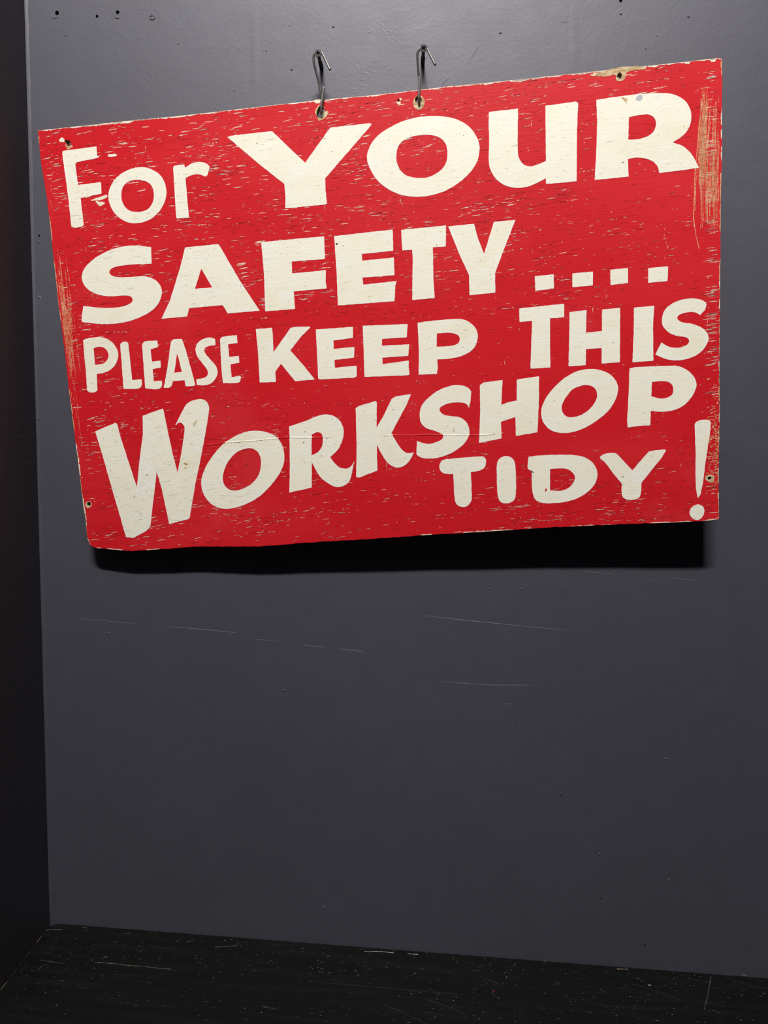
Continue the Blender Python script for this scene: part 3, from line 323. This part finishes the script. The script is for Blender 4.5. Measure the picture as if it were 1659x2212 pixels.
def ridge(mbx, pts, w, h, taper=True):
    """Low raised bead of paint on the wall along a line (local wall x, y in metres)."""
    P = polyline([Vector(p) for p in pts], max(0.004, 0.1 * w)); n = len(P); vs = []; fs = []
    for i, p in enumerate(P):
        t = (P[min(i + 1, n - 1)] - P[max(i - 1, 0)]).normalized(); s = Vector((-t.y, t.x))
        e = min(1.0, 4 * i / n + 0.05, 4 * (n - 1 - i) / n + 0.05) if taper else 1.0
        e *= random.uniform(0.65, 1.2)
        for k, (a, b) in enumerate(((-1, -0.05), (-0.45, 0.75), (0, 1), (0.45, 0.75), (1, -0.05))):
            q = p + s * (a * w * (0.5 + 0.5 * e)); vs.append((q.x, q.y, b * h * e))
    for i in range(n - 1):
        for k in range(4): fs.append((i * 5 + k, (i + 1) * 5 + k, (i + 1) * 5 + k + 1, i * 5 + k + 1))
    mbx.add(vs, fs)

def wall_child(mb_, name, m=None, smooth=True):
    o = mb_.build(name, m or M_wall, None, smooth); o.parent = wall; return o

for pts, r in WALL['scratch']:
    b_ = MB(); ridge(b_, [(x * mm, z * mm) for x, z in pts], r * mm, r * 0.55 * mm); wall_child(b_, 'scratch')
rnd = random.Random(55)
for cx_, cz_, rx_, rz_, n_ in WALL['torn']:                                      # rough torn patches in the old paint
    for k in range(n_):
        x = (cx_ + rnd.gauss(0, rx_)) * mm; z = (cz_ + rnd.gauss(0, rz_)) * mm; L = rnd.uniform(2, 8) * mm; a = rnd.gauss(-0.1, 0.35)
        pts_ = [(x, z), (x + L * 0.5 * math.cos(a), z + L * 0.5 * math.sin(a)), (x + L * math.cos(a) * 0.95, z + L * math.sin(a + rnd.gauss(0, 0.3)))]
        b_ = MB(); ridge(b_, pts_, rnd.uniform(0.4, 1.0) * mm, rnd.uniform(0.08, 0.25) * mm); wall_child(b_, 'torn_paint')
for pts in WALL['seams']:
    b_ = MB(); ridge(b_, [(x * mm, z * mm) for x, z in pts], 6 * mm, 0.14 * mm); wall_child(b_, 'seam')
for (x, z), sx in [(WALL['rims'][0], 4.6), (WALL['rims'][1], 3.6)]:             # paint lips under the filled screw holes
    b_ = MB(); arc = [((x + sx * math.cos(a)) * mm, (z + sx * 0.9 * math.sin(a)) * mm) for a in [math.radians(d) for d in range(195, 345, 15)]]
    ridge(b_, arc, 0.8 * mm, 0.7 * mm); wall_child(b_, 'paint_rim')
for i, (x, z) in enumerate(WALL['nibs']):
    b_ = MB(); r = random.uniform(0.6, 1.2) * mm; seg = 8; a0 = random.random() * 3
    vs = [(x * mm, z * mm, r * 0.7)]
    for rr, hh in ((0.6, 0.5), (1.0, -0.1)):
        vs += [(x * mm + math.cos(a0 + 2 * math.pi * k / seg) * r * rr * 1.4, z * mm + math.sin(a0 + 2 * math.pi * k / seg) * r * rr, r * hh) for k in range(seg)]
    fs = [(0, 1 + k, 1 + (k + 1) % seg) for k in range(seg)] + [(1 + k, 1 + seg + k, 1 + seg + (k + 1) % seg, 1 + (k + 1) % seg) for k in range(seg)]
    b_.add(vs, fs); wall_child(b_, 'paint_nib')
# ragged bead of filler down the corner with the left wall
b_ = MB(); zs = [0.76 + 0.012 * k for k in range(186)]; vs = []; fs = []
rnd = random.Random(3); wv = 4.0
for i, z in enumerate(zs):
    wv += rnd.uniform(-0.8, 0.8) - (wv - 3.6) * 0.2; hgt = 0.5 + rnd.uniform(-0.12, 0.12)
    vs += [(0.0, z, hgt * 1.2 * mm), (wv * 0.55 * mm, z, hgt * mm), (wv * mm, z, -0.05 * mm)]
for i in range(len(zs) - 1):
    for k in range(2): fs.append((i * 3 + k, i * 3 + k + 1, (i + 1) * 3 + k + 1, (i + 1) * 3 + k))
b_.add(vs, fs); wall_child(b_, 'corner_filler')

def box(mb_, x0, x1, y0, y1, z0, z1, m=0):
    v = [(x0, y0, z0), (x1, y0, z0), (x1, y1, z0), (x0, y1, z0), (x0, y0, z1), (x1, y0, z1), (x1, y1, z1), (x0, y1, z1)]
    mb_.add(v, [(3, 2, 1, 0), (4, 5, 6, 7), (0, 1, 5, 4), (1, 2, 6, 5), (2, 3, 7, 6), (3, 0, 4, 7)], m)
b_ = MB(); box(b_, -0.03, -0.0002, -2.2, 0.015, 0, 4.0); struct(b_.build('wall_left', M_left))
b_ = MB(); box(b_, -0.03, 1.9, -2.2, 0.015, -0.03, 0); struct(b_.build('floor', M_floor))

# ---------------------------------------------------------------- black bench along the wall
bench = bpy.data.objects.new('bench', None); col.objects.link(bench); bench.location = (0.95, -0.25, 0)
tag(bench, 'black painted wooden bench with scratched top, built in below the red sign', 'bench')
def bench_child(mb_, name, m):
    o = mb_.build(name, m); o.parent = bench; o.matrix_parent_inverse = Matrix.Translation((-0.95, 0.25, 0)); return o
rc_ = 0.014; outl = [(0.0012, -0.50), (1.895, -0.50), (1.895, -0.0012)]
outl += [(0.0012 + rc_ - rc_ * math.sin(a), -0.0012 - rc_ + rc_ * math.cos(a)) for a in [math.pi / 2 * k / 6 for k in range(7)]]
b_ = MB(); ins = 0.0012
lower = [(x, y) for x, y in outl]
n = len(outl); cxm, cym = 0.95, -0.25
upper = [(x + (ins if x < cxm else -ins), y + (ins if y < cym else -ins)) for x, y in outl]
plate(b_, [upper], 0.7485, 0.75, 0, 0, back=False)
plate(b_, [lower], 0.722, 0.7487, 0, 0)
bench_child(b_, 'bench_top', M_bench)
b_ = MB(); box(b_, 0.02, 1.88, -0.47, -0.02, 0.0, 0.722); bench_child(b_, 'bench_body', M_bench)
b_ = MB(); rnd = random.Random(11); zt = 0.75 + 0.00006
for pts, w, c in BENCH['scr']:
    P = polyline([Vector((x * mm, y * mm)) for x, y in pts], 0.003)
    ribbon(b_, P, w * mm * 0.8, zt, {'white': 0, 'tan': 1, 'grey': 2, 'red': 3}[c], rnd, 0.7, 0.0)
sc_ = bench_child(b_, 'scratch', [M_bwhite, M_btan, M_bgrey, M_bred]); stuff(sc_)
b_ = MB()
for i in range(1500):
    x = rnd.uniform(0.01, 1.0); y = -abs(rnd.gauss(0, 0.09)) - 0.002
    if y < -0.3: continue
    k = rnd.random()
    if k < 0.14: sliver(b_, x, y, rnd.uniform(0.0005, 0.0013), rnd.uniform(0.0003, 0.0008), zt, rnd.uniform(-0.6, 0.6), 0, rnd)
    elif k < 0.75: sliver(b_, x, y, rnd.uniform(0.002, 0.009), rnd.uniform(0.00015, 0.00035), zt, rnd.uniform(-0.06, 0.03), 2 if k < 0.71 else 1, rnd)
    else: sliver(b_, x, y, rnd.uniform(0.001, 0.004), rnd.uniform(0.0001, 0.00025), zt, rnd.uniform(-0.08, 0.08), 0, rnd)
y = -0.014                                                                      # rubbed edge against the left wall
while y > -0.3:
    L = rnd.uniform(0.004, 0.02); sliver(b_, 0.0032 + rnd.uniform(-0.0003, 0.0003), y - L / 2, L, 0.0006, zt, math.pi / 2, 2 if rnd.random() < 0.7 else 1, rnd); y -= L * rnd.uniform(1.0, 1.5)
stuff(bench_child(b_, 'wear_speck', [M_bwhite, M_btan, M_bgrey]))

# ---------------------------------------------------------------- the sign
BO = Vector((0.410991407, -0.031076337, 1.527476723)); BU = Vector((0.995071964, -0.030449202, 0.094364358))
BV = Vector((-0.094320209, 0.002886198, 0.995537728)); BN = Vector((-0.030585684, -0.999532149, 0.0))
YB = 239.3                                                    # the sign's own origin is the middle of its bottom edge
base = BO - BV * (YB * mm)
sign = bpy.data.objects.new('hanging_sign', None); col.objects.link(sign)
sign.matrix_world = Matrix(((BU.x, BV.x, BN.x, base.x), (BU.y, BV.y, BN.y, base.y), (BU.z, BV.z, BN.z, base.z), (0, 0, 0, 1)))
tag(sign, 'weathered red plywood sign with cream painted lettering, hanging from two wire hooks', 'sign')
def sb(p): return (p[0] * mm, (p[1] + YB) * mm)
TH = 0.009

# board: outline a little ragged, real holes through it
rnd = random.Random(5)
ol = smooth_contour([tuple(p) for p in OUTLINE], 5.0, 0.0)
rag = []
for i, p in enumerate(ol):
    amp = 0.35 if p[1] < -225 else 0.18
    rag.append((p[0] + rnd.uniform(-amp, amp), p[1] + rnd.uniform(-amp, amp)))
holes_l = [smooth_contour([(x, y, 1) for x, y in h], 1.0, 0.12, rnd) for h in HOLES.values()]
mb = MB(); plate(mb, [[sb(p) for p in rag]] + [[sb(p) for p in h] for h in holes_l], -TH, 0.0, 0, 1)
board = mb.build('board', [M_red, M_ply], sign)

# letters, one piece of paint film each
NAMES = {'.': 'cream painted square dot', '!': 'cream painted exclamation stroke', '!.': 'round dot of the exclamation mark'}
polys = []
rnd = random.Random(21)
for ch, cs in LETTERS:
    cc = [smooth_contour(c, 2.4, 0.16, rnd) for c in cs]
    mb = MB(); plate(mb, [[sb(p) for p in c] for c in cc], -0.00005, 0.00011, 0, 0)
    for i, c in enumerate(cc):                                 # the whiter second outline of each letter
        c = list(c)
        if (i == 0) != (area2(c) > 0): c.reverse()
        n = len(c)
        for k in range(n):
            if rnd.random() < 0.22: continue
            a = Vector(c[k]); b = Vector(c[(k + 1) % n]); t = b - a
            if t.length < 0.3: continue
            t.normalize(); nn = Vector((-t.y, t.x)); w0 = rnd.uniform(0.5, 1.1); w1 = rnd.uniform(0.5, 1.1)
            mb.face([(*sb(a), 0.000125), (*sb(b), 0.000125), (*sb(b + nn * w1 - t * 0.2), 0.000125), (*sb(a + nn * w0 + t * 0.2), 0.000125)], 1)
    o = mb.build('letter', [M_cream, M_edge], sign)
    o['label'] = NAMES.get(ch, 'cream painted letter ' + ch)
    xs = [p[0] for p in cc[0]]; ys = [p[1] for p in cc[0]]
    polys.append((min(xs), max(xs), min(ys), max(ys), cc))
def on_letter(x, y, m=0.0):
    for x0, x1, y0, y1, cc in polys:
        if x0 - m < x < x1 + m and y0 - m < y < y1 + m and inside((x, y), cc[0]) and not any(inside((x, y), h) for h in cc[1:]): return True
    return False
def in_hole(x, y, m=1.5):
    for h in holes_l:
        cx = sum(p[0] for p in h) / len(h); cy = sum(p[1] for p in h) / len(h); r = max(math.hypot(p[0] - cx, p[1] - cy) for p in h)
        if math.hypot(x - cx, y - cy) < r + m: return True
    return False
def on_board(x, y): return inside((x, y), ol)

# chips of bare wood and undercoat round the holes
M_stain = mat('yellow_brown_stain', (0.42, 0.22, 0.05, 1), 0.6, 0.3)
M_dull = mat('dull_yellowed_paint', (0.58, 0.52, 0.36, 1), 0.6, 0.3)
cm = {'pit': M_crack, 'stain': M_stain, 'dull': M_dull, 'wood': M_wood, 'cream': M_fleck, 'grey': M_chipgrey, 'paint': M_red}
ccr = [[p for p in h] for h in holes_l]
for i, (kind, c) in enumerate(CHIPS):
    pc = smooth_contour([(x, y, 1) for x, y in c], 0.9, 0.42 if kind != 'paint' else 0.0, rnd)
    hin = [h for h in holes_l if inside((sum(p[0] for p in h) / len(h), sum(p[1] for p in h) / len(h)), pc)]
    hin = [h for h in hin if all(inside(p, pc) for p in h)]
    mb = MB(); zt = 0.00014 if kind != 'paint' else 0.0004
    if not hin:                                                # keep chips out of holes that they only touch
        pc = [p for p in pc if not any(inside(p, h) for h in holes_l)]
    plate(mb, [[sb(p) for p in pc]] + [[sb(p) for p in h] for h in hin], -0.00004, zt, 0, 0)
    o = mb.build('paint_chip' if kind != 'paint' else 'paint_blob', cm[kind], sign)

# worn edges: paint rubbed off along the rim
mbE = MB()
def edge_wear(a, b, wmin, wmax, keep, z=0.00006, m=0, seed=1):
    r = random.Random(seed); P = polyline([Vector(p) for p in a], 1.6); w = wmin
    ctr = Vector((0, 0)); i = 0
    while i < len(P) - 1:
        run = r.randint(2, 14)
        if r.random() < keep:
            prev = None
            for j in range(i, min(i + run, len(P) - 1) + 1):
                t = (P[min(j + 1, len(P) - 1)] - P[max(j - 1, 0)]).normalized(); nn = Vector((t.y, -t.x)) * b
                w += r.uniform(-0.45, 0.45); w = min(max(w, wmin), wmax)
                e = 0.25 if j in (i, min(i + run, len(P) - 1)) else 1.0
                cur = (P[j] + nn * 0.05, P[j] + nn * w * e)
                if prev: mbE.face([(*sb(prev[0]), z), (*sb(prev[1]), z), (*sb(cur[1]), z), (*sb(cur[0]), z)][::(1 if b > 0 else -1)], m)
                prev = cur
        i += run
top = [tuple(p) for p in OUTLINE[0:20]]; right = [tuple(p) for p in OUTLINE[19:32]]; bottom = [tuple(p) for p in OUTLINE[31:54]]; left = [tuple(p) for p in OUTLINE[54:]] + [tuple(OUTLINE[0])]
edge_wear(top, 1, 0.4, 1.5, 0.97, seed=2)
edge_wear(top[11:19], 1, 0.8, 4.2, 0.75, seed=4); edge_wear(top[0:5], 1, 0.6, 4.0, 0.45, seed=9)
edge_wear(right, 1, 0.2, 1.0, 0.5, seed=3); edge_wear(right, 1, 0.2, 1.2, 0.4, m=1, seed=13)
edge_wear(bottom, 1, 0.2, 1.1, 0.3, seed=5); edge_wear(bottom[0:8], 1, 0.3, 1.8, 0.35, seed=6)
edge_wear(left, 1, 0.3, 1.1, 0.7, m=1, seed=7); edge_wear(left[:6], 1, 0.4, 1.8, 0.5, seed=8)
stuff(mbE.build('worn_rim', [M_fleck, M_scuff], sign))

# flakes where the undercoat shows, and dark cracks along the grain
def dens(u, v):
    d = 0.10
    if v > 0.86: d = max(d, 0.95 if u < 0.5 else 0.6)
    if u < 0.55 and v > 0.6: d = max(d, 0.75 - 0.4 * max(0, u - 0.3))
    if 0.56 < v < 0.76 and 0.08 < u < 0.80: d = max(d, 0.62)
    if u < 0.09: d = max(d, 0.6)
    if u < 0.30 and v < 0.18: d = max(d, 0.8 - u)
    if u < 0.35 and 0.18 <= v < 0.5: d = max(d, 0.38)
    if v < 0.07: d = max(d, 0.42)
    if v < 0.13 and 0.62 < u < 0.93: d = max(d, 0.6)
    if 0.3 < u < 0.66 and v < 0.2: d = max(d, 0.3)
    if u > 0.955: d = max(d, 0.75)
    if 0.62 < u < 0.96 and 0.5 < v < 0.68: d = max(d, 0.34)
    return d
mbF = MB(); mbC = MB(); rnd = random.Random(31)
def grain(u, v): return 0.045 + 0.03 * math.sin(u * 7 + v * 3) + 0.02 * math.sin(v * 21 + u * 2) + (0.03 if v < 0.2 and u < 0.4 else 0)
for i in range(20000):
    u = rnd.random(); v = rnd.random()
    x = -368 + 737 * u; y = -239 + 478 * v
    d = dens(u, v) * (0.45 + 0.55 * math.sin(x * 0.045 + math.sin(y * 0.07) * 2) * math.sin(y * 0.11 + x * 0.013))
    if rnd.random() > d: continue
    if not on_board(x, y) or on_letter(x, y, 0) or in_hole(x, y): continue
    big = rnd.random() ** 3
    L = 0.9 + 2.4 * rnd.random() + 10 * big * min(1.0, 0.35 + dens(u, v)); w = 0.13 + 0.15 * rnd.random() + 0.85 * big ** 1.5 * rnd.uniform(0.25, 1.0) * min(1.0, dens(u, v) + 0.1) * (1.0 if v > 0.55 or u < 0.2 else 0.6)
    if u > 0.955: L = rnd.uniform(3, 14); w = rnd.uniform(0.2, 0.55); x = 366 - L * 0.5 - rnd.random() * 6
    a = grain(u, v) + rnd.gauss(0, 0.05)
    if not (on_board(x - L / 2, y - w) and on_board(x + L / 2, y + w) and on_board(x + L / 2, y - w) and on_board(x - L / 2, y + w)): continue
    sliver(mbF, *sb((x, y)), L * mm, w * mm, 0.00005, a, 1 if (big < 0.12 and rnd.random() < 0.5) else 0, rnd, 6)
    if rnd.random() < 0.5:
        wavy(mbC, *sb((x + rnd.uniform(-L / 3, L / 3), y + (0.4 * w + 0.12) * (1 if rnd.random() < 0.7 else -1))), L * mm * rnd.uniform(0.6, 1.4), rnd.uniform(0.18, 0.36) * mm, 0.00007, a, 0, rnd)
def cdens(u, v):
    d = 0.30
    if 0.5 < v < 0.82 and u < 0.8: d = 0.85
    if v > 0.82: d = 0.55
    if v < 0.3 and u < 0.35: d = 0.75
    if v < 0.14 and u > 0.6: d = 0.8
    if 0.15 < v < 0.5 and 0.4 < u < 0.95: d = 0.16
    return d
for i in range(16500):
    u = rnd.random(); v = rnd.random(); x = -366 + 732 * u; y = -237 + 474 * v
    if rnd.random() > cdens(u, v) * (0.5 + 0.5 * math.sin(x * 0.03 + y * 0.05) * math.sin(y * 0.16 - x * 0.01)): continue
    if not on_board(x - 5, y - 1.5) or not on_board(x + 5, y + 1.5) or in_hole(x, y, 5): continue
    a = grain(u, v) + rnd.gauss(0, 0.04); L = rnd.uniform(1.2, 4.5) + 11 * rnd.random() ** 5
    if on_letter(x, y):
        p = 1.0 if (u < 0.18 and v < 0.16) else 0.75 if (u < 0.28 and (v > 0.6 or v < 0.35)) else 0.16
        if rnd.random() < p: wavy(mbC, *sb((x, y)), L * mm, rnd.uniform(0.12, 0.28) * mm, 0.00014, a, 1, rnd)
    else:
        if cdens(u, v) > 0.2 and rnd.random() < 0.016 and abs(x) < 320: L = rnd.uniform(20, 50)
        P = wavy(mbC, *sb((x, y)), L * mm, rnd.uniform(0.14, 0.34) * mm, 0.00007, a, 0, rnd)
        if L > 19:
            for q in P[2:-2:2]:
                if rnd.random() < 0.5 and not on_letter(q[0] / mm, q[1] / mm - YB): sliver(mbF, q[0], q[1] - 0.0003, rnd.uniform(1.5, 6) * mm, rnd.uniform(0.3, 0.8) * mm, 0.00005, a, 0, rnd, 6)
# pits in the letters, white spatters and short runs on the red
for i in range(2600):
    x = rnd.uniform(-360, 360); y = rnd.uniform(-235, 235)
    if on_letter(x, y) and rnd.random() < 0.55:
        r = rnd.uniform(0.2, 0.5) + 0.4 * rnd.random() ** 8; sliver(mbC, *sb((x, y)), 2 * r * mm, 1.6 * r * mm, 0.00014, rnd.uniform(-1, 1), 2, rnd, 4)
for i in range(420):
    x = rnd.uniform(-360, 362); y = rnd.uniform(-230, 230)
    if on_letter(x, y) or not on_board(x, y) or in_hole(x, y): continue
    k = rnd.random()
    if k < 0.88: sliver(mbF, *sb((x, y)), rnd.uniform(0.5, 1.3) * mm, rnd.uniform(0.4, 0.9) * mm, 0.00006, rnd.uniform(0, 3), 0, rnd, 4)
    else: sliver(mbF, *sb((x, y)), rnd.uniform(2, 7) * mm, rnd.uniform(0.2, 0.4) * mm, 0.00006, math.pi / 2 - 0.09 + rnd.gauss(0, 0.03), 0, rnd, 4)
stuff(mbF.build('undercoat_fleck', [M_fleck, M_thin], sign)); stuff(mbC.build('paint_crack', [M_crack, M_gcrack, M_pit], sign))

# scuffs down the right and left edges
mbS = MB(); rnd = random.Random(77)
def stroke(pts, w, gap, z=0.00009):
    P = polyline([Vector(p) for p in pts], 0.9); ph = rnd.random() * 9; out = []
    for i, p in enumerate(P): out.append(Vector(sb((p.x + 0.3 * math.sin(i * 0.12 + ph) + rnd.uniform(-0.06, 0.06), p.y))))
    ribbon(mbS, out, w * mm, z, 0, rnd, 0.6, gap)
stroke([(351, 205), (346, 170), (343, 140), (341, 110), (340, 85), (342, 66), (345, 52)], 0.8, 0.02)
stroke([(352, 200), (347.5, 165), (344.5, 135), (342.5, 112), (341, 90)], 0.6, 0.2)
for k in range(40):
    x0 = rnd.uniform(346, 366); y1 = rnd.uniform(120, 205) if x0 > 356 else rnd.uniform(150, 210); y0 = y1 - rnd.uniform(25, 90)
    x0 = min(x0, 366); stroke([(x0 + 2 - 0.0 * k if x0 < 360 else x0, y1), (x0 - 0.5, (y0 + y1) / 2), (x0 - 0.8, max(y0, 72))], rnd.uniform(0.2, 0.55), rnd.uniform(0.08, 0.3))
for k in range(26):
    x0 = rnd.uniform(352, 365.5); stroke([(x0, rnd.uniform(125, 150)), (x0 - 0.6, rnd.uniform(76, 100))], rnd.uniform(0.2, 0.6), rnd.uniform(0.1, 0.3))
for k in range(14):
    x0 = rnd.uniform(346, 352); stroke([(x0 + 5, rnd.uniform(185, 215)), (x0, rnd.uniform(110, 150))], rnd.uniform(0.2, 0.5), rnd.uniform(0.05, 0.25))
for k in range(46):
    x0 = rnd.uniform(-362, -349) if k % 3 else rnd.uniform(-364.5, -356); y1 = rnd.gauss(45, 28); stroke([(x0, y1), (x0 + 0.8, y1 - rnd.uniform(20, 80))], rnd.uniform(0.2, 0.5), rnd.uniform(0.15, 0.45))
for k in range(14):
    x0 = rnd.uniform(-364, -354); y1 = rnd.uniform(-60, 180); stroke([(x0, y1), (x0 + 0.4, y1 - rnd.uniform(10, 40))], rnd.uniform(0.2, 0.45), 0.6)
for k in range(300):
    x0 = 366 - abs(rnd.gauss(0, 8)); y0 = rnd.gauss(-150, 26)
    if on_board(x0, y0) and not on_letter(x0, y0) and not in_hole(x0, y0): sliver(mbS, *sb((x0, y0)), rnd.uniform(0.8, 3.2) * mm, rnd.uniform(0.3, 1.3) * mm, 0.00009, rnd.gauss(0, 0.4), 0, rnd, 5)
stuff(mbS.build('scuff', [M_scuff], sign))

# the split that lifts the paint across the lower line of lettering
for pts in CRACKS:
    P = polyline([Vector(p) for p in pts], 1.5); mb = MB(); n = len(P); rnd = random.Random(41)
    hs = []; h = 0.3
    for i in range(n):
        h += rnd.uniform(-0.08, 0.08); h = min(max(h, 0.18), 0.5); hs.append(h * min(1, 8 * i / n + 0.1, 8 * (n - 1 - i) / n + 0.1))
    for i in range(n - 1):
        m = 1 if on_letter(P[i].x, P[i].y) else 0
        a, b = P[i], P[i + 1]
        def pt(p, dy, z): return (*sb((p.x, p.y + dy)), z * mm)
        mb.face([pt(a, 1.5, 0.02), pt(a, 0, hs[i]), pt(b, 0, hs[i + 1]), pt(b, 1.5, 0.02)], m)
        mb.face([pt(a, 0, hs[i]), pt(a, -0.35 - hs[i] * 0.4, 0.12), pt(b, -0.35 - hs[i + 1] * 0.4, 0.12), pt(b, 0, hs[i + 1])], 2 if rnd.random() < (0.75 if m == 0 else 0.4) else m)
    mb.build('paint_split', [M_red, M_cream, M_crack], sign)

# ---------------------------------------------------------------- screws and wire hooks
def cross(r, w):
    return [(w, w), (r, w), (r, -w), (w, -w), (w, -r), (-w, -r), (-w, -w), (-r, -w), (-r, w), (-w, w), (-w, r), (w, r)]
def screw(name, root, tip, R, m, rot, label, shank=True, depth=1.6, group=None):
    """Phillips screw: base point on the wall, tip = centre of the head face."""
    ax_ = (Vector(tip) - Vector(root)) * mm; L = ax_.length; q = ax_.to_track_quat('Z', 'Y')
    e = bpy.data.objects.new(name, None); col.objects.link(e); e.matrix_world = Matrix.Translation(Vector(root) * mm) @ q.to_matrix().to_4x4()
    tag(e, label, 'screw', group)
    mb = MB(); R_ = R * mm; c, s = math.cos(rot), math.sin(rot)
    cr = [((x * c - y * s) * mm, (x * s + y * c) * mm) for x, y in cross(R * 0.60, R * 0.16)]
    rim = [(R_ * 0.9 * math.cos(2 * math.pi * k / 28), R_ * 0.9 * math.sin(2 * math.pi * k / 28)) for k in range(28)]
    plate(mb, [rim, cr], L - depth * mm, L, 0, 0, back=False)
    mb.face([(x, y, L - depth * mm) for x, y in reversed(cr)], 1)
    prof = ([(1.9 * mm, L - 4.0 * mm), (2.1 * mm, L - 3.2 * mm)] if shank else [(R_ * 0.95, L - 2.5 * mm)]) + [(R_ * 0.97, L - 1.0 * mm), (R_, L - 0.55 * mm), (R_ * 0.97, L - 0.15 * mm), (R_ * 0.9, L)]
    lathe(mb, prof, 28, 0, True, False)
    mb.build('head', [m, M_void], e)
    if shank:
        mb = MB(); prof = [(1.85 * mm, -0.008)]; z = -0.006
        while z < L - 5 * mm:
            if z < L * 0.45: prof += [(1.75 * mm, z), (2.3 * mm, z + 0.6 * mm), (1.75 * mm, z + 1.2 * mm)]; z += 1.8 * mm
            else: prof.append((1.75 * mm, z)); z += 4 * mm
        prof.append((1.85 * mm, L - 3.9 * mm))
        lathe(mb, prof, 16); mb.build('shank', m, e, True)
    return e
screw('screw', SCREWS[0][0], SCREWS[0][1], 3.9, M_black, 0.25, 'black cross-head screw holding the wire hook nearer the left wall', group='screws holding the hooks')
screw('screw', SCREWS[1][0], SCREWS[1][1], 3.9, M_black, 0.75, 'black cross-head screw holding the right-hand wire hook', group='screws holding the hooks')
sx, sz = WALL['screw']
screw('wall_screw', (sx, 0.6, sz), (sx, -0.7, sz), 3.7, M_wall, 0.1, 'screw painted over in wall grey, almost flush in the wall above the sign', shank=False, depth=1.2)
for pts, label in zip(HOOKS, ('bent grey wire hook with splayed lower end, nearer the left wall', 'bent grey wire hook on the right, its lower end pressed against the long side')):
    mb = MB(); path = catmull([Vector(p) * mm for p in pts], 7); o0 = path[0].copy()
    tube(mb, [p for p in path], 1.22 * mm, 14)
    tag(mb.build('wire_hook', M_steel, None, True), label, 'hook', 'wire hooks holding the sign')
